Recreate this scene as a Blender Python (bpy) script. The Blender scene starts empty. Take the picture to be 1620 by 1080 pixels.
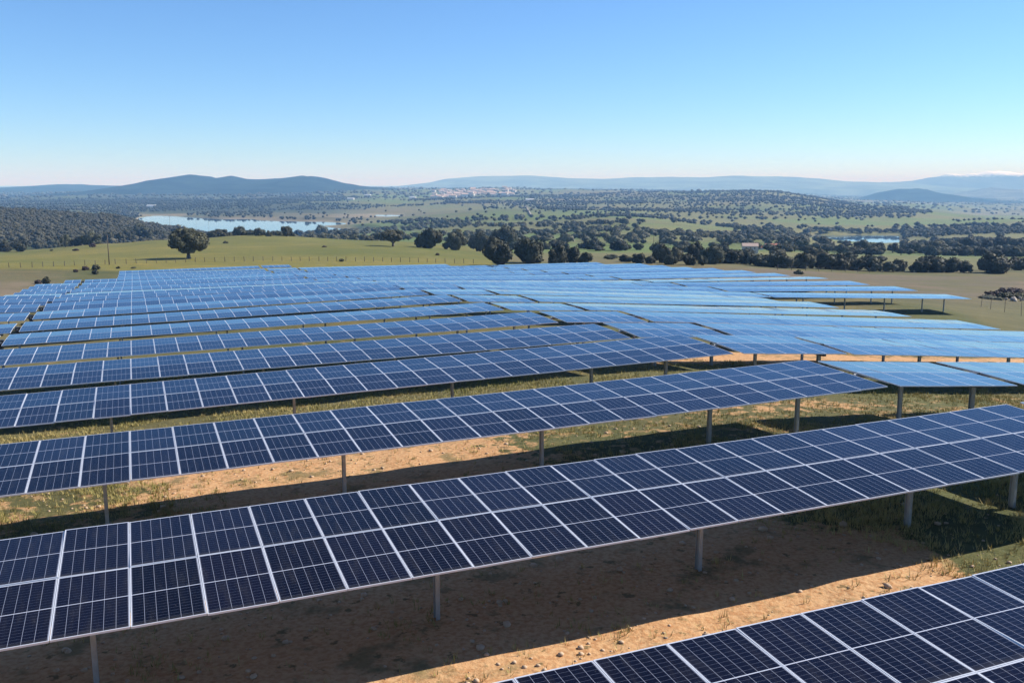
import bpy, bmesh, math, random
import numpy as np
from mathutils import Matrix, Vector, Euler

random.seed(11)
rng = np.random.default_rng(11)
R = math.radians
scene = bpy.context.scene
col = scene.collection

# ------------------------------------------------------------------ camera
H = 9.0                                    # drone height above the soil under it
FPX, YH = 1448.0, 292.0                    # focal length in photo pixels, eye-level row
PITCH = math.atan((540 - YH) / FPX)
cam_d = bpy.data.cameras.new('camera')
cam_d.sensor_width = 36.0
cam_d.lens = 36.0 * FPX / 1620.0
cam_d.clip_start = 0.5
cam_d.clip_end = 120000
cam = bpy.data.objects.new('camera', cam_d)
cam.location = (0, 0, H)
cam.rotation_euler = (math.pi / 2 - PITCH, 0, 0)
col.objects.link(cam)
scene.camera = cam

# ------------------------------------------------------------------ light
YAW = R(22.45)                             # direction of the panel rows
U = np.array([math.cos(YAW), math.sin(YAW)])
N = np.array([-math.sin(YAW), math.cos(YAW)])
SUN_EL, SUN_AZ = R(36), R(19.5)              # azimuth measured from +X towards +Y
sdir = Vector((math.cos(SUN_EL) * math.cos(SUN_AZ), math.cos(SUN_EL) * math.sin(SUN_AZ), math.sin(SUN_EL)))
sun_d = bpy.data.lights.new('sun', 'SUN')
sun_d.energy = 5.0
sun_d.angle = R(0.5)
sun_d.color = (1.0, 0.95, 0.87)
sun = bpy.data.objects.new('sun', sun_d)
sun.rotation_euler = (-sdir).to_track_quat('-Z', 'Y').to_euler()
col.objects.link(sun)

world = bpy.data.worlds.new('World')
scene.world = world
world.use_nodes = True
wn, wl = world.node_tree.nodes, world.node_tree.links
bg = wn['Background']
sky = wn.new('ShaderNodeTexSky')
sky.sky_type = 'NISHITA'
sky.sun_disc = False
sky.sun_elevation = SUN_EL
sky.sun_rotation = math.pi / 2 - SUN_AZ
sky.altitude = 1500
sky.air_density = 1.05
sky.dust_density = 0.0
sky.ozone_density = 10.0
wl.new(sky.outputs[0], bg.inputs[0])
bg.inputs[1].default_value = 0.101
scene.view_settings.view_transform = 'Standard'
scene.view_settings.look = 'None'
scene.view_settings.exposure = 0.75
scene.view_settings.gamma = 1.0
scene.view_settings.use_curve_mapping = False
HAZE = 1.5e-4

# ------------------------------------------------------------------ helpers
ORD = ['first','second','third','fourth','fifth','sixth','seventh','eighth','ninth','tenth','eleventh','twelfth','thirteenth','fourteenth','fifteenth','sixteenth','seventeenth','eighteenth','nineteenth','twentieth','twenty-first','twenty-second'] + ['twenty-' + q for q in ('third','fourth','fifth','sixth','seventh','eighth','ninth')] + ['thirtieth'] + ['thirty-' + q for q in ('first','second','third','fourth','fifth','sixth','seventh','eighth','ninth')] + ['fortieth'] + ['forty-' + q for q in ('first','second','third','fourth','fifth','sixth','seventh','eighth','ninth')]
def link(name, data, parent=None, kind=None, label=None, cat=None, group=None):
    o = bpy.data.objects.new(name, data)
    col.objects.link(o)
    if parent is not None:
        o.parent = parent
    if kind: o['kind'] = kind
    if label: o['label'] = label
    if cat: o['category'] = cat
    if group: o['group'] = group
    return o

def mesh_np(name, verts, faces, mats, midx=None, smooth=False):
    """verts (n,3); faces (m,k) array of equal-sized polygons or list of lists"""
    me = bpy.data.meshes.new(name)
    verts = np.asarray(verts, np.float32)
    if isinstance(faces, np.ndarray):
        m, k = faces.shape
        me.vertices.add(len(verts)); me.loops.add(m * k); me.polygons.add(m)
        me.vertices.foreach_set('co', verts.ravel())
        me.loops.foreach_set('vertex_index', faces.astype(np.int32).ravel())
        me.polygons.foreach_set('loop_start', np.arange(0, m * k, k, dtype=np.int32))
        me.update(calc_edges=True)
    else:
        me.from_pydata([tuple(map(float, v)) for v in verts], [], [list(f) for f in faces])
        me.update()
    for mt in mats: me.materials.append(mt)
    if midx is not None: me.polygons.foreach_set('material_index', np.asarray(midx, np.int32))
    if smooth: me.polygons.foreach_set('use_smooth', np.ones(len(me.polygons), bool))
    return me

class Boxes:
    """collects boxes / prisms into one mesh"""
    def __init__(s): s.v, s.f, s.m = [], [], []
    def box(s, x0, x1, y0, y1, z0, z1, m=0):
        b = len(s.v)
        s.v += [(x0,y0,z0),(x1,y0,z0),(x1,y1,z0),(x0,y1,z0),(x0,y0,z1),(x1,y0,z1),(x1,y1,z1),(x0,y1,z1)]
        s.f += [[b+i for i in q] for q in ((3,2,1,0),(4,5,6,7),(0,1,5,4),(1,2,6,5),(2,3,7,6),(3,0,4,7))]
        s.m += [m] * 6
    def tube(s, pts, rad, n=7, m=0, cap=True):
        pts = [Vector(p) for p in pts]
        base = len(s.v)
        for i, p in enumerate(pts):
            t = (pts[min(i+1, len(pts)-1)] - pts[max(i-1, 0)]).normalized()
            a = t.orthogonal().normalized(); b = t.cross(a)
            if i and False: pass
            r = rad[i] if hasattr(rad, '__len__') else rad
            for j in range(n):
                th = 2 * math.pi * j / n
                s.v.append(tuple(p + (a * math.cos(th) + b * math.sin(th)) * r))
        for i in range(len(pts) - 1):
            for j in range(n):
                k = (j + 1) % n
                s.f.append([base+i*n+j, base+i*n+k, base+(i+1)*n+k, base+(i+1)*n+j]); s.m.append(m)
        if cap:
            s.f.append([base + j for j in range(n)][::-1]); s.m.append(m)
            s.f.append([base + (len(pts)-1)*n + j for j in range(n)]); s.m.append(m)
    def mesh(s, name, mats, smooth=False):
        return mesh_np(name, s.v, s.f, mats, s.m, smooth)

def vnoise(x, y, seed=0):
    """smooth value noise in [0,1]"""
    x = np.asarray(x, float); y = np.asarray(y, float)
    xi = np.floor(x).astype(np.int64); yi = np.floor(y).astype(np.int64)
    fx = x - xi; fy = y - yi
    fx = fx * fx * (3 - 2 * fx); fy = fy * fy * (3 - 2 * fy)
    def h(a, b):
        n = (a * 374761393 + b * 668265263 + seed * 974634721) & 0xFFFFFFFF
        n = ((n ^ (n >> 13)) * 1274126177) & 0xFFFFFFFF
        return ((n ^ (n >> 16)) & 0xFFFF) / 65535.0
    a = h(xi, yi) * (1-fx) + h(xi+1, yi) * fx
    b = h(xi, yi+1) * (1-fx) + h(xi+1, yi+1) * fx
    return a * (1-fy) + b * fy
def fbm(x, y, seed=0, octs=4):
    v = 0; a = 0.5; s = 0
    for o in range(octs):
        v = v + a * vnoise(x * 2**o + 17.3*o, y * 2**o - 9.1*o, seed + o); s += a; a *= 0.5
    return v / s
def sstep(a, b, x):
    t = np.clip((np.asarray(x, float) - a) / (b - a), 0, 1)
    return t * t * (3 - 2 * t)

# ------------------------------------------------------------------ materials
def mat(name, base=(.5,.5,.5), rough=.7, metal=0., spec=None):
    m = bpy.data.materials.new(name); m.use_nodes = True
    b = m.node_tree.nodes['Principled BSDF']
    b.inputs['Base Color'].default_value = (*base, 1)
    b.inputs['Roughness'].default_value = rough
    b.inputs['Metallic'].default_value = metal
    if spec is not None: b.inputs['Specular IOR Level'].default_value = spec
    return m
class NT:
    def __init__(s, m): s.t = m.node_tree; s.n = s.t.nodes; s.l = s.t.links; s.b = s.n['Principled BSDF']
    def val(s, x): return x
    def put(s, sock, v):
        if hasattr(v, 'is_output') or isinstance(v, bpy.types.NodeSocket): s.l.new(v, sock)
        else: sock.default_value = v
    def math(s, op, a, b=None, c=None):
        n = s.n.new('ShaderNodeMath'); n.operation = op
        s.put(n.inputs[0], a)
        if b is not None: s.put(n.inputs[1], b)
        if c is not None: s.put(n.inputs[2], c)
        return n.outputs[0]
    def mix(s, f, a, b, mode='MIX'):
        n = s.n.new('ShaderNodeMix'); n.data_type = 'RGBA'; n.blend_type = mode
        s.put(n.inputs[0], f)
        for i, v in ((6, a), (7, b)):
            if isinstance(v, tuple) and len(v) == 3: v = (*v, 1)
            s.put(n.inputs[i], v)
        return n.outputs[2]
    def noise(s, vec, scale, detail=3, rough=.55):
        n = s.n.new('ShaderNodeTexNoise'); s.l.new(vec, n.inputs['Vector'])
        n.inputs['Scale'].default_value = scale; n.inputs['Detail'].default_value = detail
        n.inputs['Roughness'].default_value = rough
        return n.outputs[0]
    def ramp(s, f, lo, hi, a=0., b=1.):
        n = s.n.new('ShaderNodeMapRange'); n.interpolation_type = 'SMOOTHSTEP'
        s.put(n.inputs[0], f); s.put(n.inputs[1], lo); s.put(n.inputs[2], hi); s.put(n.inputs[3], a); s.put(n.inputs[4], b)
        return n.outputs[0]
    def coord(s, k='Object'): return s.n.new('ShaderNodeTexCoord').outputs[k]
    def attr(s, name, out='Fac'):
        n = s.n.new('ShaderNodeAttribute'); n.attribute_name = name; return n.outputs[out]
    def bump(s, h, strength, dist):
        n = s.n.new('ShaderNodeBump'); s.l.new(h, n.inputs['Height'])
        n.inputs['Strength'].default_value = strength; n.inputs['Distance'].default_value = dist
        s.l.new(n.outputs[0], s.b.inputs['Normal'])

# --- solar cell glass: 6 x 22 half-cut cells printed under the glass
PW, PH = 1.143, 2.096
m_cell = mat('solar_cell_glass', (.006,.008,.02), .11)
t = NT(m_cell)
t.b.inputs['Specular IOR Level'].default_value = 0
t.b.inputs['Roughness'].default_value = .8
# anti-reflection glass over blue nitride-coated cells: weak head-on, strong and bluish at grazing angles
gl = t.n.new('ShaderNodeBsdfAnisotropic'); gl.inputs['Color'].default_value = (.72, .88, 1.0, 1); gl.inputs['Roughness'].default_value = .06
fr = t.n.new('ShaderNodeFresnel'); fr.inputs['IOR'].default_value = 1.125
inv = t.math('SUBTRACT', 1.0, fr.outputs[0]); fac = t.math('SUBTRACT', 1.0, t.math('MULTIPLY', inv, inv))
mxs = t.n.new('ShaderNodeMixShader'); t.l.new(fac, mxs.inputs[0]); t.l.new(t.b.outputs[0], mxs.inputs[1]); t.l.new(gl.outputs[0], mxs.inputs[2])
t.l.new(mxs.outputs[0], t.n['Material Output'].inputs['Surface'])
sep = t.n.new('ShaderNodeSeparateXYZ'); t.l.new(t.coord(), sep.inputs[0])
def cell_line(axis, n, span, w):
    """1 on the gaps between n cells spread evenly over span"""
    u = t.math('MULTIPLY', t.math('ADD', sep.outputs[axis], span / 2), n / span)
    fr = t.math('ABSOLUTE', t.math('SUBTRACT', t.math('FRACT', u), 0.5))
    return t.math('GREATER_THAN', fr, 0.5 - w / 2 * n / span)
l_col = cell_line(0, 6, PW - .05, .0046)
l_row = cell_line(1, 22, PH - .05, .0034)
l_mid = t.math('LESS_THAN', t.math('ABSOLUTE', sep.outputs[1]), .0095)
ex = t.math('GREATER_THAN', t.math('ABSOLUTE', sep.outputs[0]), PW/2 - .0175)
ey = t.math('GREATER_THAN', t.math('ABSOLUTE', sep.outputs[1]), PH/2 - .022)
inf = t.n.new('ShaderNodeObjectInfo')
tone = t.ramp(inf.outputs['Random'], 0., 1., .7, 1.35)
vm = t.n.new('ShaderNodeVectorMath'); vm.operation = 'SCALE'
vm.inputs[0].default_value = (.0042,.0042,.0105); t.l.new(tone, vm.inputs['Scale'])
c = t.mix(t.math('MULTIPLY', l_row, .8), vm.outputs[0], (.12,.13,.17))
c = t.mix(l_col, c, (.31,.33,.40))
c = t.mix(l_mid, c, (.44,.46,.53))
c = t.mix(t.math('MAXIMUM', ex, ey), c, (.46,.48,.54))
cv = t.n.new('ShaderNodeVectorMath'); cv.operation = 'MULTIPLY_ADD'; t.l.new(t.coord(), cv.inputs[0]); cv.inputs[1].default_value = (3.2, .55, 1)
rv = t.n.new('ShaderNodeCombineXYZ'); t.l.new(t.math('MULTIPLY', inf.outputs['Random'], 93.), rv.inputs[0]); t.l.new(t.math('MULTIPLY', inf.outputs['Random'], 41.), rv.inputs[1]); t.l.new(rv.outputs[0], cv.inputs[2])
film = t.math('MULTIPLY', t.ramp(t.noise(cv.outputs[0], 2.0, 5, .6), .45, .8), .14)
low = t.math('MULTIPLY', t.ramp(sep.outputs[1], -PH/2 + .16, -PH/2 + .02), .22)
spk = t.math('MULTIPLY', t.math('GREATER_THAN', t.noise(cv.outputs[0], 17., 1), .80), .7)
c = t.mix(t.math('MAXIMUM', t.math('ADD', film, low), spk), c, (.085,.078,.066))
t.l.new(c, t.b.inputs['Base Color'])
dust = t.noise(t.coord(), 2.2, 4)
t.l.new(t.ramp(dust, .3, .75, .03, .09), gl.inputs['Roughness'])

m_frame = mat('anodised_aluminium_frame', (.66,.68,.72), .4, .2)
m_back = mat('white_backsheet', (.22,.22,.22), .6)
m_steel = mat('galvanised_steel', (.42,.43,.44), .5, .55)
t = NT(m_steel); nz = t.noise(t.coord(), 14, 3)
t.l.new(t.mix(nz, (.30,.31,.32), (.52,.53,.53)), t.b.inputs['Base Color'])
m_motor = mat('dark_grey_drive_housing', (.045,.047,.05), .5)
m_wood = mat('weathered_wood', (.10,.08,.06), .9)
m_wire = mat('fence_wire', (.3,.3,.3), .5, .6)
m_insul = mat('brown_insulator', (.08,.04,.03), .3)

def foliage(name, a, b):
    m = mat(name, a, .75, 0, .25); t = NT(m)
    at = t.attr('tone')
    inf = t.n.new('ShaderNodeObjectInfo')
    cc = t.mix(at, a, b)
    k = t.ramp(inf.outputs['Random'], 0., 1., .68, 1.35)
    cc = t.mix(t.math('MULTIPLY', t.math('FRACT', t.math('MULTIPLY', inf.outputs['Random'], 7.31)), .35), cc, t.mix(1.0, cc, (1.5,1.1,.9), 'MULTIPLY'))
    hs = t.n.new('ShaderNodeVectorMath'); hs.operation = 'SCALE'
    t.l.new(cc, hs.inputs[0]); t.l.new(k, hs.inputs['Scale'])
    t.l.new(hs.outputs[0], t.b.inputs['Base Color'])
    return m
m_oak = foliage('holm_oak_leaves', (.036,.040,.024), (.088,.092,.052))
m_wood_far = foliage('far_oak_leaves', (.032,.038,.023), (.098,.102,.060))
m_scrub = foliage('scrub_leaves', (.024,.028,.019), (.068,.068,.042))
m_shrub = foliage('shrub_leaves', (.05,.055,.032), (.12,.12,.07))
m_redbush = foliage('reddish_shrub_twigs', (.045,.032,.032), (.085,.06,.055))
m_grass = foliage('grass_blades', (.12,.145,.035), (.36,.31,.13))
m_bark = mat('oak_bark', (.09,.075,.06), .95)

# ------------------------------------------------------------------ terrain
C0, D = 8.026, 8.85                        # row k runs at perpendicular distance C0 + D*k
AX = [  # (row, along-row metres, axis height relative to the drone)
(0,-12,-6.5),(0,4.4,-6.42),(0,13.5,-6.37),(0,24,-6.35),(-1,4,-6.3),(-1,14,-6.2),(-3,0,-6.0),(-3,30,-6.3),
(1,-14,-6.85),(1,-1.4,-6.75),(1,4.3,-6.74),(1,10.1,-6.72),(1,19.3,-6.62),(1,23.9,-6.58),(1,30.3,-6.95),(1,61,-9.2),
(2,-14,-7.3),(2,-2.6,-7.14),(2,4.3,-7.03),(2,13.5,-6.89),(2,23.9,-6.82),(2,30.2,-7.36),(2,61.4,-9.9),
(3,-14,-7.7),(3,-4.3,-7.6),(3,.8,-7.52),(3,5,-7.42),(3,24,-7.14),(3,30.1,-7.6),(3,61.4,-10.3),
(4,-14,-8.16),(4,-5.3,-8.11),(4,.2,-8.12),(4,6.5,-8.05),(4,17.2,-7.9),(4,24,-7.81),(4,30.1,-8.2),(4,61.4,-10.7),
(5,-14,-8.75),(5,-6.4,-8.67),(5,3.5,-8.53),(5,20.8,-8.33),(5,24,-8.25),(5,30.1,-8.6),(5,61.3,-10.98),
(6,-14,-9.2),(6,-3,-9.03),(6,4.1,-8.92),(6,17.5,-8.76),(6,24,-8.68),(6,30.1,-9.05),(6,61.4,-11.23),
(7,-14,-9.75),(7,-7.8,-9.64),(7,-.9,-9.47),(7,7.2,-9.3),(7,17,-9.16),(7,24,-9.1),(7,30.1,-9.45),(7,61.2,-11.5),
(8,-7.9,-10.02),(8,24,-9.55),(8,30.1,-9.8),(8,61.4,-11.95),
(9,-7.9,-10.45),(9,24,-10.05),(9,30.1,-10.3),(9,61.6,-12.4),(9,98.9,-14.36),
(10,61.7,-12.75),(10,98.8,-14.3),(11,-7.9,-11.65),(11,61.7,-13.15),(11,98.5,-14.42),
(12,61.7,-13.6),(12,98.8,-14.4),(13,-7.9,-12.95),(13,-13.9,-13.1),(13,24.1,-12.95),(13,61.7,-13.95),(13,98.8,-14.75),
(14,-13.9,-13.5),(14,24.1,-13.6),(14,61.7,-14.45),(14,98.8,-15.0),(15,-13.9,-14.1),(15,61.7,-14.9),(15,98.8,-15.4),
(16,-13.9,-14.6),(16,24.1,-14.45),(16,98.8,-15.9),(17,-10,-15.0),(17,98.8,-16.3),(18,24.1,-15.9),(18,98.8,-16.6),
(19,-3.5,-16.2),(19,61,-16.6),(21,-3,-16.85),(21,24,-16.7),(20,61,-16.9),(21,98,-17.6)]
POST = 2.08                                # axis above soil

def ray(px, py):
    d = Matrix.Rotation(math.pi/2 - PITCH, 3, 'X') @ Vector(((px-810)/FPX, -(py-540)/FPX, -1))
    return np.array(d)

# visible skyline of the country beyond: apparent photo row for each column and forward distance
TD = [200, 260, 330, 420, 550, 700, 900, 1100, 1400, 1750, 2200, 3000, 4000, 5500, 8000, 12000, 20000, 40000]
TT = {
-700: [424,412,404,402,396,362,336,338,348,336,331,318,310,304,299,297,295,294],
0:    [423,410,402,400,393,360,332,336,345,335,330,318,310,304,299,297,295,294],
165:  [421,405,393,387,390,371,341,345,350,337,330,318,308,303,299,297,295,294],
255:  [419,402,389,381,388,382,358,360,356,339,330,317,308,303,299,297,295,294],
400:  [417,401,387,374,379,384,377,372,360,340,329,316,307,302,298,297,295,294],
600:  [417,402,388,382,386,378,370,361,350,342,330,316,305,299,298,297,295,294],
800:  [417,411,405,396,385,374,363,353,342,333,325,312,301,300,300,298,296,294],
1000: [418,414,406,396,384,370,356,347,343,333,322,309,302,302,301,299,296,294],
1200: [432,420,408,398,388,380,372,364,350,335,318,304,306,308,306,303,299,295],
1400: [446,431,416,404,397,394,386,368,354,341,328,328,324,318,313,309,303,296],
1620: [452,433,420,408,400,392,382,366,350,347,348,342,332,322,315,310,303,296],
2400: [462,440,424,410,402,394,383,368,352,350,350,344,334,324,316,310,303,296]}
TXs = np.array(sorted(TT)); TTv = np.array([TT[k] for k in TXs], float)
def smoothcols(px):
    return None
LTD = np.log(TD)
def table_z(px, Y):
    """height relative to drone from the table (monotone smooth in px, linear in log distance)"""
    px = np.clip(px, TXs[0], TXs[-1]); ly = np.clip(np.log(np.maximum(Y, 1.)), LTD[0], LTD[-1])
    i = np.clip(np.searchsorted(TXs, px, 'right') - 1, 0, len(TXs) - 2)
    fx = (px - TXs[i]) / (TXs[i+1] - TXs[i]); fx = fx * fx * (3 - 2 * fx)
    j = np.clip(np.searchsorted(LTD, ly, 'right') - 1, 0, len(LTD) - 2)
    fy = (ly - LTD[j]) / (LTD[j+1] - LTD[j])
    def zz(ii, jj):
        yapp = TTv[ii, jj]
        v = (yapp - 540) / FPX
        # direction with forward component 1
        cp, sp = math.cos(PITCH), math.sin(PITCH)
        dz = -sp - v * cp; dy = cp - v * sp
        return np.exp(LTD[jj]) * dz / dy
    a = zz(i, j) * (1-fx) + zz(i+1, j) * fx
    b = zz(i, j+1) * (1-fx) + zz(i+1, j+1) * fx
    s = fy * fy * (3 - 2 * fy) * .5 + fy * .5
    return a * (1-s) + b * s

ctrl = []
for k, s, z in AX:
    p = U * s + N * (C0 + D * k); ctrl.append((p[0], p[1], z - POST))
for px in (-700, 0, 165, 255, 400, 600, 800, 1000, 1200, 1400, 1620, 2400):
    for Y in (215, 260, 330, 420):
        if Y == 215 and 0 < px < 1300: continue
        X = (px - 810) / 1469.0 * Y
        ctrl.append((X, Y, float(table_z(np.array([px]), np.array([Y]))[0])))
for px, py, Y in ((1620,520,112),(1560,470,150),(1620,470,158),(60,452,168),(0,470,150)):
    d = ray(px, py); ctrl.append((d[0]*Y/d[1], Y, d[2]*Y/d[1]))
for x, y, z in ((-60,0,-8.6),(60,-40,-8.5),(0,-80,-8),(-60,60,-11),(-70,110,-14),(120,40,-13),(150,100,-19),(120,-60,-10)):
    ctrl.append((x, y, z))
ctrl = np.array(ctrl)
def tps_fit(P, z, lam):
    n = len(P); d = np.linalg.norm(P[:, None] - P[None], axis=2) / 50.0
    K = np.where(d > 0, d * d * np.log(np.maximum(d, 1e-9)), 0) + lam * np.eye(n)
    Q = np.c_[np.ones(n), P / 50.0]
    A = np.block([[K, Q], [Q.T, np.zeros((3, 3))]])
    return np.linalg.solve(A, np.r_[z, np.zeros(3)])
TW = tps_fit(ctrl[:, :2], ctrl[:, 2], 0.004)
def tps(x, y):
    x = np.atleast_1d(x).astype(float); y = np.atleast_1d(y).astype(float)
    out = np.empty(len(x))
    for a in range(0, len(x), 20000):
        q = np.c_[x[a:a+20000], y[a:a+20000]]
        d2 = ((q[:, None] - ctrl[None, :, :2]) ** 2).sum(2) / 2500.0
        K = np.where(d2 > 0, .5 * d2 * np.log(np.maximum(d2, 1e-12)), 0)
        out[a:a+20000] = K @ TW[:-3] + TW[-3] + q @ TW[-2:] / 50.0
    return out
LAKE = -60.0
def ground_rel(x, y):
    """terrain height relative to the drone"""
    x = np.atleast_1d(x).astype(float); y = np.atleast_1d(y).astype(float)
    r = np.hypot(x, y)
    Y = np.where(y > 60, y, 60.0)
    px = 810 + 1469.0 * x / np.maximum(y, 60.0 + 0 * y)
    # behind and beside the camera use range instead of forward distance
    side = (y < 200) | (np.abs(px - 810) > 1600)
    zt = table_z(np.where(side, np.clip(px, -700, 2400), px), np.where(side, np.maximum(r, 200), Y))
    amp = np.clip((r - 250) / 600, 0, 1)
    zt = zt + amp * (fbm(x / 130, y / 130, 3, 3) - .5) * 7 + np.clip((r - 480) / 500, 0, 1) * (fbm(x / 330, y / 330, 9, 2) - .5) * 12 * (1 - np.clip(np.minimum(px - 1180, 1520 - px) / 80, 0, 1)) + np.clip((r - 1800) / 2500, 0, 1) * (fbm(x / 520, y / 520, 5, 4) - .5) * 30 * np.clip(1.6 - r / 9000, .3, 1)
    near = r < 460
    z = zt.copy()
    if near.any():
        w = sstep(250, 430, r[near])
        z[near] = tps(x[near], y[near]) * (1 - w) + zt[near] * w
    # reservoir basins
    pxc = px; 
    lk = np.minimum(1, 0)
    b1 = sstep(1080, 1160, y - (400 - pxc) * .9 * (pxc < 400) - 0) * (1 - sstep(0, 70, y - np.interp(pxc, [200, 240, 300, 400, 480, 560, 600], [1600, 1730, 1700, 1450, 1310, 1230, 1150]))) * sstep(205, 230, pxc) * (1 - sstep(560, 640, pxc))
    b2 = sstep(930, 975, y) * (1 - sstep(1085, 1130, y)) * sstep(1235, 1280, pxc) * (1 - sstep(1405, 1450, pxc))
    b3 = sstep(840, 870, y) * (1 - sstep(900, 930, y)) * sstep(1418, 1424, pxc) * (1 - sstep(1432, 1440, pxc))
    b = np.maximum(np.maximum(b1, b2), b3 * 0)
    return z * (1 - b) + (LAKE - 4) * b
def gz(x, y):
    return float(ground_rel(np.array([x]), np.array([y]))[0]) + H
def hit(px, py, ymin=60):
    """where the sight line through a photo pixel meets the terrain"""
    d = ray(px, py)
    Ys = np.geomspace(ymin, 9000, 900)
    X = d[0] / d[1] * Ys; Z = d[2] / d[1] * Ys
    g = ground_rel(X, Ys)
    i = int(np.argmax(Z <= g)) if (Z <= g).any() else len(Ys) - 1
    return X[i], Ys[i], g[i] + H

# --- the ground sheet: polar grid, fine where the camera looks
th_f = np.radians(np.arange(-36, 36.01, .16))
th_c = np.radians(np.arange(36.16 + 2.5, 360 - 36.16, 2.5))
th = np.r_[th_f, th_c]
rad = 2.5 * 1.0185 ** np.arange(0, int(math.log(42000 / 2.5) / math.log(1.0185)) + 1)
TH, RR = np.meshgrid(th, rad)
GX = (RR * np.sin(TH)).ravel(); GY = (RR * np.cos(TH)).ravel()
GZ = ground_rel(GX, GY) + H
GS = GX * U[0] + GY * U[1]; GC = GX * N[0] + GY * N[1]
rr = np.hypot(GX, GY)
# small natural unevenness of the soil
GZ += np.where(rr < 300, (fbm(GX / 2.2, GY / 2.2, 21, 3) - .5) * .16, 0)
nt = len(th); nr = len(rad)
ii = np.arange(nr - 1)[:, None]; jj = np.arange(nt)[None]
j2 = (jj + 1) % nt
F = np.stack([ii*nt + jj, ii*nt + j2, (ii+1)*nt + j2, (ii+1)*nt + jj], -1).reshape(-1, 4)[:, ::-1]
V = np.c_[GX, GY, GZ]

# land cover colours (what grows there)
px_g = 810 + 1469.0 * GX / np.maximum(GY, 1.0)
def gauss(s0, c0, a, b): return np.exp(-((GS - s0) / a) ** 2 - ((GC - c0) / b) ** 2)
kk = (GC - C0) / D
soil = np.zeros(len(GX))
soil += 1.15 * (1 - sstep(13, 20, GS + (fbm(GX/3, GY/3, 8)-.5)*8)) * (1 - sstep(19, 23, GC)) * sstep(-14, -8, GS)
soil += .95 * sstep(18.5, 20.5, GC) * (1 - sstep(31.5, 33.5, GC)) * sstep(-1.5, 3, GS) * (1 - sstep(9.5, 13.5, GS))
soil += .46 * sstep(18.5, 20.5, GC) * (1 - sstep(31.5, 33.5, GC)) * (1 - sstep(-1.5, 3, GS))
soil += .34 * sstep(18.5, 20.5, GC) * (1 - sstep(31, 33, GC)) * sstep(9.5, 13.5, GS)
soil += .15 * gauss(25, 30.5, 8, 2.6) + 1.05 * gauss(34, 47.3, 13, 2.2) + .45 * gauss(58, 46.5, 12, 1.6)
soil += .25 * (GC > 37) * (1 - sstep(60, 90, GC))
soil = np.clip(soil, 0, 1.1)
n1 = fbm(GX / 9, GY / 9, 31); n2 = fbm(GX / 45, GY / 45, 33); n3 = fbm(GX / 160, GY / 160, 35); n4 = fbm(GX / 420, GY / 420, 37)
def C(r, g, b): return np.array([r, g, b])
def lerp(a, b, w): return a * (1 - w[:, None]) + b * w[:, None]
ONE = np.ones((len(GX), 1))
olive = C(.135,.122,.052); pale = C(.23,.185,.10); green = C(.092,.108,.038); brown = C(.172,.132,.088); forest = C(.055,.066,.034)
cov = lerp(olive * ONE, green * ONE, sstep(.45, .65, n1) * .55)
cov = lerp(cov, pale * ONE, sstep(.48, .7, n2) * .5)
# dry pinkish strips outside the rows
dryL = sstep(-8, -20, GS) * sstep(110, 125, GY) * (1 - sstep(198, 204, GY)) * (px_g < 300)
dryR = sstep(1150, 1240, px_g) * sstep(105, 125, GC) * (1 - sstep(225, 250, GY)) + sstep(99, 112, GS) * sstep(85, 120, GC) * (1 - sstep(225, 250, GY))
dry = np.clip(dryL + dryR, 0, 1) * (.25 + .75 * sstep(.38, .58, n2 * .5 + n1 * .5))
cov = lerp(cov, lerp(C(.25,.185,.125) * ONE, brown * ONE, (px_g > 700) * 1.0), dry)
# meadow beyond the fence: olive yellow
mead = sstep(200, 206, GY) * (1 - sstep(430, 520, GY)) * (px_g < 780)
cov = lerp(cov, lerp(C(.218,.190,.050) * ONE, C(.150,.152,.040) * ONE, sstep(.3, .7, n2)), mead)
# country beyond
far = sstep(260, 420, GY) * (1 - mead)
land = lerp(C(.185,.178,.070) * ONE, C(.15,.195,.060) * ONE, sstep(.4, .65, n3))
land = lerp(land, C(.20,.165,.095) * ONE, sstep(.55, .72, n4) * .7)
wood = sstep(.44, .60, fbm(GX / 260, GY / 260, 41)) 
woodL = (1 - sstep(450, 640, px_g))
fl = np.clip(np.where(GY > 1500, wood * .35 + woodL * .65, wood * .15 + (px_g < 470) * sstep(420, 520, GY) * 1.0), 0, 1) * .9
land = lerp(land, forest * ONE, fl)
cov = lerp(cov, land, far)
shore = np.exp(-((GZ - H - LAKE - .3) / 2.2) ** 2) * (((px_g > 190) & (px_g < 640) & (GY > 1050) & (GY < 1900)) + .5 * ((px_g > 1260) & (px_g < 1450) & (GY > 880) & (GY < 1180)))
cov = lerp(cov, C(.34,.27,.19) * ONE, np.clip(shore, 0, 1) * .6)

m_ground = mat('soil_and_pasture', (.2,.18,.08), .95, 0, .15)
t = NT(m_ground)
co = t.coord()
att = t.n.new('ShaderNodeAttribute'); att.attribute_name = 'cover'
cover = att.outputs['Color']
so = t.attr('soil')
nf = t.noise(co, 1.6, 6, .65); nm = t.noise(co, .28, 4); nff = t.noise(co, 9.0, 4, .6); nl = t.noise(co, .02, 6, .6)
soilc = t.mix(nm, (.49,.275,.130), (.575,.375,.20))
soilc = t.mix(t.ramp(nff, .35, .7), soilc, (.40,.20,.088))
soilc = t.mix(t.math('MULTIPLY', t.ramp(nf, .58, .66), .6), soilc, (.16,.13,.06))
ns = t.noise(co, 3.1, 4, .6)
soilc = t.mix(t.math('MULTIPLY', t.ramp(ns, .60, .68), .75), soilc, (.10,.085,.035))
soilc = t.mix(t.math('MULTIPLY', t.ramp(t.noise(co, .62, 5, .6), .55, .66), .7), soilc, (.13,.115,.05))
vg = t.mix(t.ramp(nff, .32, .68), cover, t.mix(1.0, cover, (.52,.56,.5), 'MULTIPLY'))
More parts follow.
